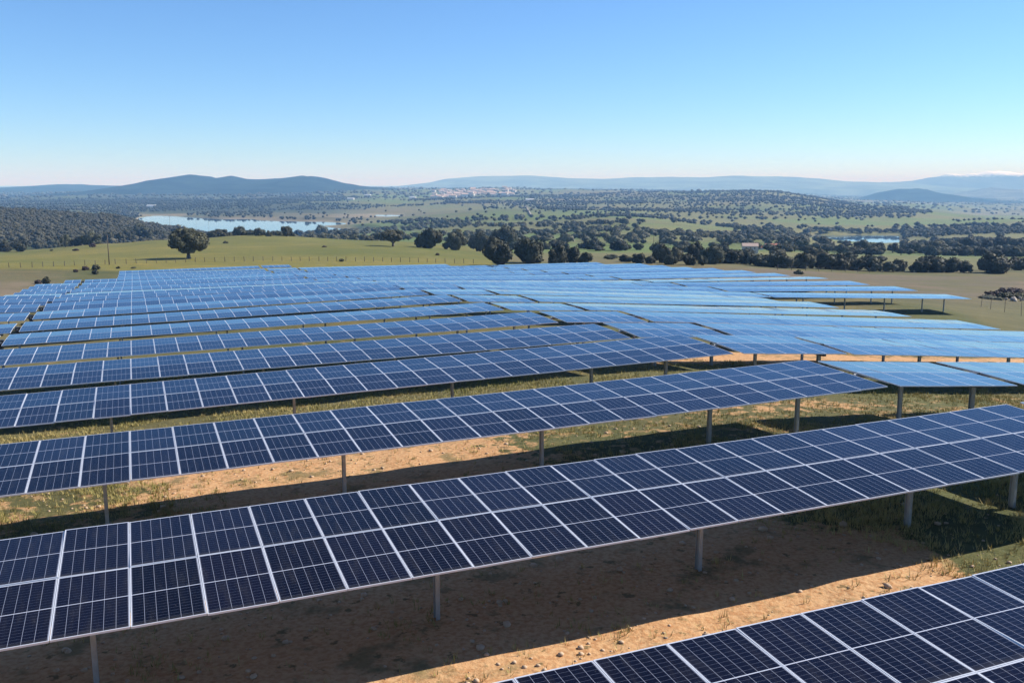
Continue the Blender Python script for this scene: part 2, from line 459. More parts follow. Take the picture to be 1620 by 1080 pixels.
vg = t.mix(t.math('MULTIPLY', t.ramp(nf, .45, .68), .55), vg, t.mix(1.0, cover, (1.5,1.25,1.2), 'MULTIPLY'))
nq = t.noise(co, .11, 5, .65)
vg = t.mix(t.math('MULTIPLY', t.ramp(nq, .50, .64), .5), vg, t.mix(1.0, cover, (1.3,1.12,1.05), 'MULTIPLY'))
vg = t.mix(t.math('MULTIPLY', t.ramp(nl, .42, .62), .5), vg, t.mix(1.0, cover, (.65,.75,.7), 'MULTIPLY'))
st = t.n.new('ShaderNodeMapping'); st.inputs['Scale'].default_value = (.05, .35, .3); t.l.new(co, st.inputs[0])
vg = t.mix(t.math('MULTIPLY', t.ramp(t.noise(st.outputs[0], 1.0, 6, .65), .40, .66), .5), vg, t.mix(1.0, cover, (.52,.55,.5), 'MULTIPLY'))
thr = t.math('ADD', so, t.math('MULTIPLY', t.math('SUBTRACT', nf, .5), 1.5))
thr = t.math('ADD', thr, t.math('MULTIPLY', t.math('SUBTRACT', nm, .5), .7))
t.l.new(t.mix(t.ramp(thr, .42, .6), vg, soilc), t.b.inputs['Base Color'])
hgt = t.math('ADD', t.math('MULTIPLY', nff, .35), nf)
t.bump(hgt, .55, .12)

me = mesh_np('ground', V, F, [m_ground], smooth=True)
a = me.color_attributes.new('cover', 'FLOAT_COLOR', 'POINT')
a.data.foreach_set('color', np.c_[cov, np.ones(len(cov))].astype(np.float32).ravel())
a = me.attributes.new('soil', 'FLOAT', 'POINT'); a.data.foreach_set('value', soil.astype(np.float32))
link('ground', me, kind='structure')

# --- water of the reservoir
m_water = mat('lake_water', (.02,.06,.10), .28)
t = NT(m_water); t.b.inputs['IOR'].default_value = 1.11
t.b.inputs['Coat Weight'].default_value = 1.0
t.b.inputs['Coat IOR'].default_value = 1.12
t.b.inputs['Coat Roughness'].default_value = .03
t.bump(t.noise(t.coord(), .35, 3), .6, .35)
def lake(x0, x1, y0, y1):
    nx = 24; q = np.linspace(x0, x1, nx); w = np.linspace(y0, y1, nx)
    A, B = np.meshgrid(q, w); i = np.arange(nx-1)[:, None]; j = np.arange(nx-1)[None]
    me = mesh_np('lake', np.c_[A.ravel(), B.ravel(), np.full(nx*nx, LAKE + H)], np.stack([i*nx+j, i*nx+j+1, (i+1)*nx+j+1, (i+1)*nx+j], -1).reshape(-1, 4), [m_water])
    link('lake', me, kind='structure')
lake(-820, -120, 1060, 1860)
lake(250, 480, 900, 1160)

# --- mountains
def mountain(name, pts, dist, depth, colr, base_y, seed, snow=False, rough=.13):
    """ridge whose crest passes the given photo points at forward distance dist"""
    xs = np.array([p[0] for p in pts], float); ys = np.array([p[1] for p in pts], float)
    n = int((xs[-1] - xs[0]) / 3) + 2
    q = np.linspace(xs[0], xs[-1], n)
    yc = np.interp(q, xs, ys)
    kern = np.hanning(5); kern /= kern.sum()
    yc = np.convolve(np.pad(yc, 2, 'edge'), kern, 'valid')
    zc = np.array([ray(p, y)[2] / ray(p, y)[1] for p, y in zip(q, yc)]) * dist
    zb = float(ray(810, base_y)[2] / ray(810, base_y)[1]) * dist
    m = 15
    tt = np.linspace(-1, 1, 2 * m + 1)
    VV = []
    for ti in tt:
        Y = dist + ti * depth
        X = (q - 810) / 1469.0 * dist * (1 + 0 * q)
        prof = (1 - abs(ti)) ** 1.15
        rg = (fbm(X / (depth * .55) + seed, np.full(n, ti * 1.6 + 5), seed, 4) - .5)
        z = zb - 60 * (abs(ti) > .99) + (zc - zb) * np.clip(prof + rg * .5 * (1 - prof) * prof * 4, 0, 1.0)
        z += (zc - zb) * (fbm(X / (depth * .12), np.full(n, ti * 8), seed + 7, 3) - .5) * rough * 2
        VV.append(np.c_[X, np.full(n, Y), z + H])
    VV = np.concatenate(VV)
    i = np.arange(2 * m)[:, None]; j = np.arange(n - 1)[None]
    FF = np.stack([i*n + j, i*n + j + 1, (i+1)*n + j + 1, (i+1)*n + j], -1).reshape(-1, 4)
    mt = mat(name + '_slopes', colr, 1., 0, 0.)
    t = NT(mt)
    nz = t.noise(t.coord(), 6.0 / depth, 6, .65)
    cc = t.mix(t.ramp(nz, .4, .62), tuple(x * .75 for x in colr), tuple(x * 1.5 for x in colr))
    if snow:
        sx = t.n.new('ShaderNodeSeparateXYZ'); t.l.new(t.coord(), sx.inputs[0])
        hz = t.math('ADD', sx.outputs[2], t.math('MULTIPLY', t.math('SUBTRACT', t.noise(t.coord(), 30.0 / depth, 5), .5), 90.))
        cc = t.mix(t.ramp(hz, snow - 25, snow + 25), cc, (.85,.87,.9))
    t.l.new(cc, t.b.inputs['Base Color'])
    link(name, mesh_np(name, VV, FF, [mt], smooth=True), kind='structure')
fg = (.02,.03,.024)
mountain('hill_ridge', [(-60,298),(0,297),(60,294),(107,291),(150,293),(200,294),(240,296)], 6500, 1000, fg, 301, 3)
mountain('hill_range', [(150,304),(205,294),(250,283),(275,280),(302,278),(325,279),(340,282),(367,279),(385,282),(420,282),(450,280),(475,277),(500,280),(530,287),(560,293),(600,296),(640,300),(700,305)], 4800, 1000, fg, 306, 5)
mountain('mountain_plateau', [(560,302),(635,294),(680,289),(705,283),(760,279),(840,278),(900,282),(960,283),(1000,281),(1060,280),(1110,281),(1160,278),(1200,279),(1260,280),(1300,283),(1340,287),(1400,289),(1440,289),(1480,294),(1530,303)], 11500, 2100, (.10,.13,.10), 300, 8, rough=.03)
mountain('conical_hill', [(1330,321),(1365,312),(1400,303),(1425,299),(1440,298),(1460,299),(1500,307),(1540,313),(1600,318),(1700,324)], 6300, 900, fg, 322, 12)
mountain('hill_ridge', [(1500,310),(1540,301),(1570,297),(1610,300),(1660,296),(1760,304)], 8200, 900, (.11,.12,.10), 312, 14)
mountain('snowy_mountain', [(1380,290),(1440,286),(1480,280),(1500,275),(1520,278),(1545,275),(1565,271),(1590,271),(1620,275),(1660,270),(1720,278),(1800,284)], 11800, 1500, (.06,.07,.07), 303, 17, snow=H + 112, rough=.09)

# ------------------------------------------------------------------ solar trackers
HW = 2.114
PITCHW = 1.154
def panel_mesh():
    b = Boxes()
    x, y, h, l = PW/2, PH/2, .035, .0095
    # frame: four lips around the glass
    b.box(-x, x, -y, -y+l, 0, h, 1); b.box(-x, x, y-l, y, 0, h, 1)
    b.box(-x, -x+l, -y+l, y-l, 0, h, 1); b.box(x-l, x, -y+l, y-l, 0, h, 1)
    i = len(b.v)
    g = h - .002
    b.v += [(-x+l,-y+l,g),(x-l,-y+l,g),(x-l,y-l,g),(-x+l,y-l,g)]; b.f.append([i,i+1,i+2,i+3]); b.m.append(0)
    b.v += [(-x+l,-y+l,g-.006),(-x+l,y-l,g-.006),(x-l,y-l,g-.006),(x-l,-y+l,g-.006)]; b.f.append([i+4,i+5,i+6,i+7]); b.m.append(2)
    return b.mesh('solar_panel', [m_cell, m_frame, m_back])
ME_PANEL = panel_mesh()
b = Boxes(); b.box(-.045, .045, -.08, -.072, -1, 0); b.box(-.045, .045, .072, .08, -1, 0); b.box(-.006, .006, -.072, .072, -1, 0)
ME_POST = b.mesh('post', [m_steel])        # I-section, unit length, hangs down from its top
b = Boxes(); b.box(-.02, .02, -1.55, 1.55, -.05, 0)
ME_RAIL = b.mesh('mounting_rail', [m_steel])
b = Boxes(); b.tube([(-.5,0,0),(.5,0,0)], .075, 8)
ME_TUBE = b.mesh('torque_tube', [m_steel])
b = Boxes(); b.box(-.16, .16, -.14, .14, -.2, .14); b.tube([(0,-.14,-.05),(0,-.62,-.05)], .085, 10)
b.box(-.1, .1, -.4, .4, -.42, -.2)
ME_DRIVE = b.mesh('slew_drive', [m_motor])
b = Boxes(); b.box(-.05, .05, -.11, .11, -.13, .1)
ME_BEAR = b.mesh('bearing', [m_steel])

AXK = np.array([(k, s, z) for k, s, z in AX], float)
def axis_z(s, k):
    p = U * s + N * (C0 + D * k)
    return float(tps(p[0], p[1])[0]) + POST + H - .12   # the measured surface is the glass, above the tube
TILT = {0:3.4,1:3.6,2:2.5,3:2.4,4:2.2,5:1.6,6:.2,7:.6,8:.6,9:1.8,10:2.2,11:2.4,12:-1.0,13:2.2,14:1.6,15:2.4,16:1.4,17:2.2,18:1.6,19:2.2,20:1.6,21:2.0}
def tracker(k, sections, drive, posts, tilt, label):
    """sections: list of (start, number of panel columns); drive: along-row position or None"""
    c = C0 + D * k
    ref = drive if drive is not None else sections[0][0] + .3
    base = U * ref + N * c
    root = link('solar_tracker', None, label=label, cat='solar tracker', group='solar trackers in rows')
    root.location = (base[0], base[1], gz(base[0], base[1]))
    root.rotation_euler = (0, 0, YAW)
    root.empty_display_size = .3
    oz = root.location.z
    up = .17                                # panels sit above the tube
    for s0, n in sections:
        s1 = s0 + n * PITCHW
        z0, z1 = axis_z(s0, k) - oz, axis_z(s1, k) - oz
        if n > 10:                          # follow the gentle swell as the long section does
            zm = axis_z((s0 + s1) / 2, k) - oz
            sh = (zm - (z0 + z1) / 2) * .5
            z0 += sh; z1 += sh
        sl = math.atan2(z1 - z0, s1 - s0)
        Rm = Matrix.Rotation(-sl, 4, 'Y') @ Matrix.Rotation(tilt, 4, 'X')
        def place(x_along, y_across, z_up):
            L = (x_along - s0) / math.cos(sl) if False else (x_along - s0)
            o = Vector((s0 - ref, 0, z0)) + (Rm @ Vector((L, y_across, z_up)))
            return Matrix.Translation(o) @ Rm
        for i in range(n):
            for sd in (-1, 1):
                o = link('solar_panel', ME_PANEL, root)
                jit = Matrix.Rotation(random.gauss(0, .0050), 4, 'X') @ Matrix.Rotation(random.gauss(0, .0035), 4, 'Y')
                o.matrix_basis = place(s0 + (i + .5) * PITCHW, sd * (PH/2 + .010), up - .035 - .014) @ Matrix.Rotation(-sd * R(.85), 4, 'X') @ jit
        if k <= 4:
            for i in range(n + 1):
                o = link('mounting_rail', ME_RAIL, root)
                o.matrix_basis = place(s0 + min(max(i, .05), n - .05) * PITCHW, 0, up - .037)
        o = link('torque_tube', ME_TUBE, root)
        o.matrix_basis = place(s0 + n * PITCHW / 2, 0, .03) @ Matrix.Diagonal((n * PITCHW + .25, 1, 1, 1))
        for s in posts:
            if s0 - .3 <= s <= s1 + .05:
                zt = z0 + (s - s0) * math.sin(sl)
                p = U * s + N * c
                L = zt - (gz(p[0], p[1]) - oz) + .35
                o = link('post', ME_POST, root)
                o.matrix_basis = Matrix.Translation((s - ref, 0, zt - .06)) @ Matrix.Diagonal((1, 1, L, 1))
                o = link('bearing', ME_BEAR, root)
                o.matrix_basis = Matrix.Translation((s - ref, 0, zt + .02))
    if drive is not None:
        o = link('slew_drive', ME_DRIVE, root)
        o.matrix_basis = Matrix.Translation((0, 0, axis_z(drive, k) - oz + .04))
        p = U * drive + N * c
        L = axis_z(drive, k) - oz - (gz(p[0], p[1]) - oz) + .35
        o = link('post', ME_POST, root)
        o.matrix_basis = Matrix.Translation((0, 0, L - .6 + .06)) @ Matrix.Diagonal((1.5, 1.1, L, 1))
    return root

REL = [6.5, 12.9, 19.25, 25.6, 29.35]
def rownm(k): return '%s row counted from the front' % ORD[k]
for k in range(22):
    tl = R(TILT[k])
    # block left of the open cross aisle
    if k <= 16: dr, secs = -7.60, [(-13.61, 5), (-7.34, 27)]
    elif k == 17: dr, secs = -7.60, [(-10.2, 2), (-7.34, 27)]
    else: dr, secs = None, [(-2.73, 23)]
    posts = [-7.6 + q for q in REL] + [-11.2]
    what = 'dark solar panel table left of the aisle, '
    tracker(k, secs, dr, posts, tl + random.gauss(0, R(.15)), what + rownm(k))
    # first block right of the aisle
    if k <= 20:
        dr = 30.35; secs = [(24.38, 5), (30.58, 27)]
    else:
        dr = None; secs = [(24.38, 5)]
    posts = [dr + q for q in REL] + [26.6] if dr else [26.6, 29.3]
    tracker(k, secs, dr, posts, tl + random.gauss(-R(.1), R(.35)), 'pale solar panel table just right of the aisle, ' + rownm(k))
    if 9 <= k <= 19:
        dr = 68.0; secs = [(62.0, 5), (68.25, 27)]
        posts = [67.6 + q for q in REL] + [64.2]
        if k == 19: secs = [(62.0, 5), (68.25, 22)]
        tracker(k, secs, dr, posts, tl + random.gauss(-R(.2), R(.35)), 'pale solar panel table at the far right end, ' + rownm(k))

# ------------------------------------------------------------------ trees
def ico(sub):
    bm = bmesh.new(); bmesh.ops.create_icosphere(bm, subdivisions=sub, radius=1)
    v = np.array([x.co[:] for x in bm.verts]); f = np.array([[q.index for q in p.verts] for p in bm.faces]); bm.free()
    return v, f
ICO1, ICO2, ICO3 = ico(1), ico(2), ico(3)
def crown_mesh(name, seed, nleaf, leaf, mt, flat=.78, lobes=13):
    """unit-radius crown standing on z=0: lumpy core plus many small leaf clumps over it"""
    g = np.random.default_rng(seed)
    ctr, rd = [], []
    while len(ctr) < lobes:
        q = g.uniform(-1, 1, 3)
        if np.linalg.norm(q) > 1 or np.linalg.norm(q) < .35: continue
        if q[2] < -.75: continue
        r_ = g.uniform(.22, .42) * (1.0 if lobes < 20 else .72)
        q = q / max(np.linalg.norm(q), .8) * .8
        ctr.append((q[0] * (1 - r_) * 1.25, q[1] * (1 - r_) * 1.25, flat * (.78 + q[2] * (1 - r_) * 1.05))); rd.append(r_)
    ctr.append((0, 0, .72*flat)); rd.append(.60)
    ctr = np.array(ctr); rd = np.array(rd)
    vs, fs, tn = [], [], []
    off = 0
    for cc, r in zip(ctr, rd):
        v, f = ICO2
        w = v * r * .86 * (1 + g.normal(0, .09, (len(v), 1))) + cc
        w[:, 2] = np.maximum(w[:, 2], .06)
        vs.append(w); fs.append(f + off); off += len(v); tn.append(np.full(len(f), g.uniform(0, .3)))
    li = g.choice(len(ctr), nleaf, p=rd**2 / (rd**2).sum())
    dr = g.normal(0, 1, (nleaf, 3)); dr /= np.linalg.norm(dr, axis=1)[:, None]
    dr[:, 2] = np.where(dr[:, 2] < -.35, -dr[:, 2] * .5, dr[:, 2])
    p = ctr[li] + dr * (rd[li] * g.uniform(.82, 1.12, nleaf))[:, None]
    p[:, 2] = np.maximum(p[:, 2], .04)
    nrm = dr + g.normal(0, .55, (nleaf, 3)); nrm /= np.linalg.norm(nrm, axis=1)[:, None]
    a = np.cross(nrm, g.normal(0, 1, (nleaf, 3))); a /= np.linalg.norm(a, axis=1)[:, None]
    bb = np.cross(nrm, a)
    sz = leaf * g.uniform(.6, 1.5, (nleaf, 1))
    q = np.stack([p + a*sz, p + bb*sz*.75 + nrm*sz*.25, p - a*sz*.9, p - bb*sz*.7 + nrm*sz*.2], 1).reshape(-1, 3)
    vs.append(q)
    qi = off + np.arange(nleaf)[:, None] * 4
    fs.append(np.concatenate([qi + np.array([0,1,2]), qi + np.array([0,2,3])]))
    lt = g.uniform(.1, 1, nleaf) * (.5 + .5 * (vnoise(p[:,0]*3+9, p[:,1]*3 + p[:,2]*3, seed)))
    tn.append(np.r_[lt, lt])
    vv = np.concatenate(vs)
    vv[:, :2] /= np.percentile(np.hypot(vv[:, 0], vv[:, 1]), 98.5)
    vv[:, 2] *= 1.36 / np.percentile(vv[:, 2], 99.5)
    me = mesh_np(name, vv, np.concatenate(fs), [mt])
    at = me.attributes.new('tone', 'FLOAT', 'FACE'); at.data.foreach_set('value', np.concatenate(tn).astype(np.float32))
    return me
def trunk_mesh(seed, h):
    g = random.Random(seed); b = Boxes()
    b.tube([(0,0,-.25),(.02,0,.15),(g.uniform(-.05,.05),g.uniform(-.05,.05),h*.6),(g.uniform(-.08,.08),g.uniform(-.08,.08),h)], [.14,.095,.08,.07], 8)
    for i in range(4):
        a = i * 1.57 + g.uniform(-.5, .5); x, y = math.cos(a), math.sin(a)
        b.tube([(0,0,h*.75),(x*.16,y*.16,h*1.15),(x*.42,y*.42,h*1.7+.05)], [.06,.045,.02], 6)
    return b.mesh('trunk', [m_bark], True)
CROWNS = [crown_mesh('crown', 100+i, 1900, .062, m_oak, flat=[.72,.8,.66,.85,.75,.7][i]) for i in range(6)]
TRUNKS = [trunk_mesh(50+i, .34) for i in range(3)]
ntree = 0
def tree(x, y, r, label, group=None, hfac=1.0, low=False, name='holm_oak', crown=None, lift=.22, z=None):
    """r: crown radius; low: crown reaches the ground"""
    global ntree
    z = gz(x, y) if z is None else z
    root = link(name, None, label=label, cat='tree', group=group)
    root.location = (x, y, z); root.rotation_euler = (0, 0, random.uniform(0, 6.28)); root.empty_display_size = .5
    c = link('crown', crown or CROWNS[ntree % 6], root)
    c.scale = (r, r * random.uniform(.9, 1.1), r * hfac)
    c.location = (0, 0, (-.06 if low else lift) * r)
    tr = link('trunk', TRUNKS[ntree % 3], root)
    tr.scale = (r, r, r)
    ntree += 1
    return root
def ptree(px, py, wpx, label, group=None, hpx=None, low=False, ymin=120, **kw):
    x, y, z = hit(px, py, ymin)
    r = wpx / 2 * y / 1469.0
    lf_ = -.06 if low else kw.get('lift', .22)
    hf = .85 if hpx is None else (hpx / wpx * 2 - lf_) / 1.36
    return tree(x, y, r, label, group, hf, low, **kw)

big = crown_mesh('crown', 7, 7500, .042, m_oak, flat=.70, lobes=34)
ptree(299, 409, 65, 'large lone holm oak with broad round crown and short trunk in the olive meadow', hpx=47, crown=big, lift=.22, ymin=190)
ptree(789, 421, 66, 'big bushy dark oak at the back panel edge where the meadow fence ends', hpx=46, low=True, ymin=190)
ptree(838, 416, 52, 'dense dark oak just right of the big bushy oak at the back of the panels', hpx=40, low=True, ymin=190)
ptree(882, 419, 40, 'squat rounded bushy oak against the back edge of the panels right of centre', hpx=32, low=True, ymin=190)
ptree(622, 390, 42, 'leaning oak standing alone at the meadow edge with its shadow on the grass', hpx=26, lift=.35, ymin=300)
for i, q in enumerate(((678,393,46,31),(720,396,42,32),(760,398,38,32),(800,392,46,34))):
    ptree(q[0], q[1], q[2], '%s from the left of four dark round oaks along the right meadow edge' % ORD[i], 'oaks lining the right edge of the meadow', q[3], low=True, ymin=300)
GL = 'oaks along the crest left of the lone oak'
for i, q in enumerate(sorted(((8,398,24,17),(33,398,30,18),(85,392,18,12),(104,391,20,20),(143,387,36,21),(172,384,20,17),(205,380,26,16),(222,379,44,25),(247,378,22,14),(260,376,17,11),(280,375,18,14),(60,394,20,12),(122,389,18,13),(190,382,18,14)))):
    ptree(q[0], q[1], q[2], 'dark oak, %s from the left in the crest row left of the lone oak' % ORD[i], GL, q[3], low=True, ymin=300)
GR = 'oaks on the meadow crest in front of the lake'
for i, q in enumerate(sorted(((378,371,14,13),(410,373,20,12),(425,374,14,9),(453,374,18,16),(471,374,18,10),(490,374,16,9),(511,375,28,19),(540,378,24,13),(558,379,26,13),(397,371,10,8),(345,371,10,7)))):
    ptree(q[0], q[1], q[2], 'dark oak, %s from the left on the meadow crest before the lake' % ORD[i], GR, q[3], low=True, ymin=300)
GB = 'dark oaks in the belt behind the panels'
for i, q in enumerate(sorted(((905,418,28,28),(925,419,26,24),(946,397,17,14),(980,397,24,16),(965,411,24,13),(990,415,22,16),(1010,418,24,22),(1028,418,20,20),(1048,416,30,30),(1072,414,32,32),(1098,414,30,34),(1060,419,24,18),(1090,420,22,20),(1110,420,20,18),(1128,418,36,36),(1155,418,34,33),(1178,418,26,22),(1195,420,24,20),(1215,422,34,28),(1240,424,36,32),(1268,425,38,34),(1296,426,36,32),(1322,427,34,32),(1350,428,36,32),(1378,429,36,32),(1402,430,28,26),(1420,430,22,20),(1040,404,26,20),(1085,400,30,20),(1140,402,30,22),(1180,404,24,18),(1230,408,26,20),(1290,412,26,20),(1340,414,26,18),(1390,416,24,18),(1455,431,32,26),(1478,431,34,32),(1504,431,38,34),(1525,431,28,24),(1576,432,54,34),(1610,428,26,26),(1555,428,20,20),(1430,424,16,12)))):
    kx = random.uniform(.9, 1.5)
    ptree(q[0], q[1] + random.uniform(-1, 0), q[2] * kx, 'dark bushy oak, %s from the left in the dense belt behind the panels' % ORD[i], GB, q[3] * random.uniform(.58, 1.05), low=True, ymin=215)
GM = 'rounded oaks in the green pasture before the right lake'
for i, q in enumerate(sorted(((1268,397,24,18),(1304,394,22,20),(1238,384,14,10),(1225,380,12,10),(1340,392,18,12),(1364,401,32,22),(1389,403,24,20),(1412,400,24,16),(1444,401,24,17),(1480,400,36,20),(1510,398,22,16),(1530,397,38,22),(1560,396,22,18),(1582,395,32,24),(1608,396,26,18),(1180,372,14,9),(1210,372,14,9),(1255,384,16,11)))):
    ptree(q[0], q[1], q[2], 'rounded oak, %s from the left on the green pasture before the right lake' % ORD[i], GM, q[3], ymin=260)
print('explicit trees', ntree)

# --- scattered oaks of the country beyond: nearest ones are trees, the rest one wood
def scatter(n, y0, y1, pxa, pxb, seed):
    g = np.random.default_rng(seed)
    Y = np.sqrt(g.uniform(y0**2, y1**2, n)); px = g.uniform(pxa, pxb, n)
    X = (px - 810) / 1469.0 * Y
    return X, Y, px, g
cand = []
def keep(X, Y, px, g, dens):
    m = g.uniform(0, 1, len(X)) < dens
    return X[m], Y[m], px[m]
X, Y, px, g = scatter(15000, 430, 1150, -250, 1900, 1)
cl = fbm(X / 95, Y / 95, 61, 3)
dens = np.where(px < np.interp(Y, [430, 700, 1000], [260, 470, 470]), .95 * sstep(520, 620, Y), sstep(.50, .57, cl) * .9 + .03)
dens = np.where((px > 470) & (px < 800) & (Y < 520), dens * .15, dens)
dens[(px > 1280) & (px < 1435) & (Y > 560) & (Y < 1000)] *= .02
dens[(px > 560) & (px < 1250) & (Y > 480)] *= .42
lake_hit = ground_rel(X, Y) < LAKE + 1.2
dens[lake_hit] = 0; LH = None
n0 = [keep(X, Y, px, g, dens)]
X, Y, px, g = scatter(34000, 1150, 3200, -250, 1900, 2)
cl = fbm(X / 210, Y / 210, 63, 4)
dens = sstep(.50, .57, cl) * .85 + .03 + .55 * (px < 430) + .26 * ((px > 820) & (Y > 1450))
fld = ((px > 690) & (px < 850) & (Y > 1500) & (Y < 2100)) | ((px > 470) & (px < 700) & (Y > 2000) & (Y < 2600) & (cl < .6))
dens[fld] *= .12
dens[ground_rel(X, Y) < LAKE + 1.2] = 0
n1 = [keep(X, Y, px, g, dens)]
X, Y, px, g = scatter(22000, 3200, 9000, -250, 1900, 3)
cl = fbm(X / 600, Y / 600, 65, 4)
dens = sstep(.38, .55, cl) * .75 + .08 + .4 * (px < 520) + .3 * (px > 1100)
n2 = [keep(X, Y, px, g, dens)]
def leafy(seed, nq):
    g = np.random.default_rng(seed); v, f = ICO1
    v = v * .78; vs, fs = [v], [f]; o = len(v)
    d = g.normal(0, 1, (nq, 3)); d /= np.linalg.norm(d, axis=1)[:, None]; d[:, 2] = np.abs(d[:, 2]) * 1.1 - .35
    p = d * g.uniform(.7, 1.08, (nq, 1)); a_ = np.cross(d, g.normal(0, 1, (nq, 3))); a_ /= np.linalg.norm(a_, axis=1)[:, None]
    b_ = np.cross(d, a_) + d * g.normal(0, .5, (nq, 1)); sz = g.uniform(.16, .36, (nq, 1))
    vs.append(np.stack([p + a_*sz, p - a_*sz*.6 + b_*sz, p - a_*sz*.5 - b_*sz], 1).reshape(-1, 3))
    fs.append(o + np.arange(nq * 3).reshape(-1, 3))
    return np.concatenate(vs), np.concatenate(fs)
LEAFY, LEAFY2 = leafy(3, 70), leafy(4, 26)
def stuff(name, sets, icov, rlo, rhi, seed, squash=.85, mt=None):
    g = np.random.default_rng(seed)
    X = np.concatenate([s[0] for s in sets]); Y = np.concatenate([s[1] for s in sets])
    Z = ground_rel(X, Y) + H
    n = len(X); v, f = icov
    r = (rlo + (rhi - rlo) * g.beta(1.3, 2.2, n)) * np.where(g.uniform(0, 1, n) < .10, 1.4, 1)
    jit = 1 + g.normal(0, .16 if len(v) < 60 else .10, (n, len(v)))
    P = v[None] * r[:, None, None] * jit[:, :, None]
    P[:, :, 2] *= squash
    P += np.stack([X, Y, Z + r * squash * .75], 1)[:, None]
    FF = (f[None] + (np.arange(n) * len(v))[:, None, None]).reshape(-1, 3)
    me = mesh_np(name, P.reshape(-1, 3), FF, [mt or m_wood_far])
    tn = np.repeat(g.uniform(0, 1, n) ** 1.8, len(f)) * .65 + g.uniform(0, .35, n * len(f))
    at = me.attributes.new('tone', 'FLOAT', 'FACE'); at.data.foreach_set('value', tn.astype(np.float32))
    link(name, me, kind='stuff', label='far woodland of small dark oaks over the hills', cat='woodland')
    print(name, n)
# the nearest scattered oaks as individuals
Xa, Ya, pa = n0[0]
order = np.argsort(Ya + (pa < 250) * 250)
ind = order[:max(0, 290 - ntree)]
rest = order[len(ind):]
for i in ind:
    zn = 'left of the reservoir' if pa[i] < 480 else 'straight beyond the meadow' if pa[i] < 860 else 'beyond the belt right of centre' if pa[i] < 1200 else 'beyond the belt at far right'
    tree(Xa[i], Ya[i], random.uniform(2.4, 4.0), 'small dark oak scattered on the pasture hillside ' + zn, 'scattered oaks ' + zn, random.uniform(.68, .95), low=random.random() < .5)
lf = (pa[rest] < np.interp(Ya[rest], [430, 700, 1000], [260, 470, 470]))
stuff('oak_woodland', [(Xa[rest][~lf], Ya[rest][~lf], pa[rest][~lf])], LEAFY, 2.0, 3.7, 5)
X, Y, px, g = scatter(32000, 430, 1150, -250, 480, 9)
dens = (px < np.interp(Y, [430, 700, 1000], [260, 470, 470])) * sstep(520, 620, Y) * (.35 + .65 * sstep(.3, .5, fbm(X / 60, Y / 60, 67, 3)))
dens[ground_rel(X, Y) < LAKE + 1.2] = 0
stuff('scrub_woodland', [keep(X, Y, px, g, dens)], LEAFY2, 1.0, 2.8, 8, .8, m_scrub)
stuff('oak_woodland', n1, LEAFY2, 2.1, 4.2, 6)
stuff('oak_woodland', n2, ICO1, 4, 9, 7, .6)

# ------------------------------------------------------------------ shrubs
SHR = [crown_mesh('shrub', 200+i, 420, .14, m_shrub, flat=.6, lobes=7) for i in range(3)]
RED = crown_mesh('shrub', 210, 420, .12, m_redbush, flat=.55, lobes=6)
def shrub(px, py, w, hpx, label, me=None, ymin=120):
    x, y, z = hit(px, py, ymin)
    r = w / 2 * y / 1469.0
    o = link('shrub', me or random.choice(SHR), label=label, cat='shrub')
    o.location = (x, y, gz(x, y) - .08 * r); o.scale = (r, r, r * hpx / w * 2 / 1.36)
    o.rotation_euler = (0, 0, random.uniform(0, 6))
    return o
shrub(60, 449, 11, 7, 'small reddish shrub beside the taller grey shrub at the left corner of the panels', RED)
shrub(74, 450, 16, 13, 'tall grey-green shrub at the left corner of the panel field')
shrub(120, 431, 9, 5, 'small reddish shrub by the fence, leftmost of the three near the first pole', RED)
shrub(135, 428, 13, 7, 'low reddish shrub by the fence, between a small red one and a green one', RED)
shrub(151, 427, 14, 9, 'round green shrub by the fence just left of the wooden pole')
shrub(152, 434, 12, 8, 'dark green shrub on the dry strip in front of the fence near the pole')
shrub(187, 425, 7, 4, 'tiny shrub at the back edge of the panels right of the first pole')
shrub(212, 425, 9, 3, 'flat little shrub against the back row under the oak shadow tip')
shrub(540, 414, 9, 5, 'dark shrub at the foot of the meadow fence near the centre')
shrub(120, 397, 10, 4, 'dry low shrub on the meadow slope, right of two smaller ones', RED, 200)
shrub(147, 391, 12, 7, 'reddish shrub on the meadow near the crest oaks', RED, 200)
shrub(82, 397, 7, 3, 'little shrub on the meadow slope nearest the left edge', None, 200)
shrub(357, 385, 9, 4, 'dark shrub on the meadow right of the lone oak', None, 200)
shrub(513, 391, 8, 3, 'low dark shrub in the middle of the meadow', RED, 200)
shrub(692, 404, 7, 4, 'small shrub on the meadow below the line of oaks', RED, 200)
shrub(1264, 434, 17, 8, 'dark low bush behind the last panels on the dry field')
for i in range(9):
    shrub(1566 + i*8 + random.uniform(-4, 4), 472 - (i % 3) * 3 + random.uniform(-2, 2), random.uniform(16, 46), random.uniform(5, 13), 'dark purple-brown bramble growing over the stone heap at the right edge', RED if i % 3 else None).__setitem__('group', 'brambles over the stone heap')

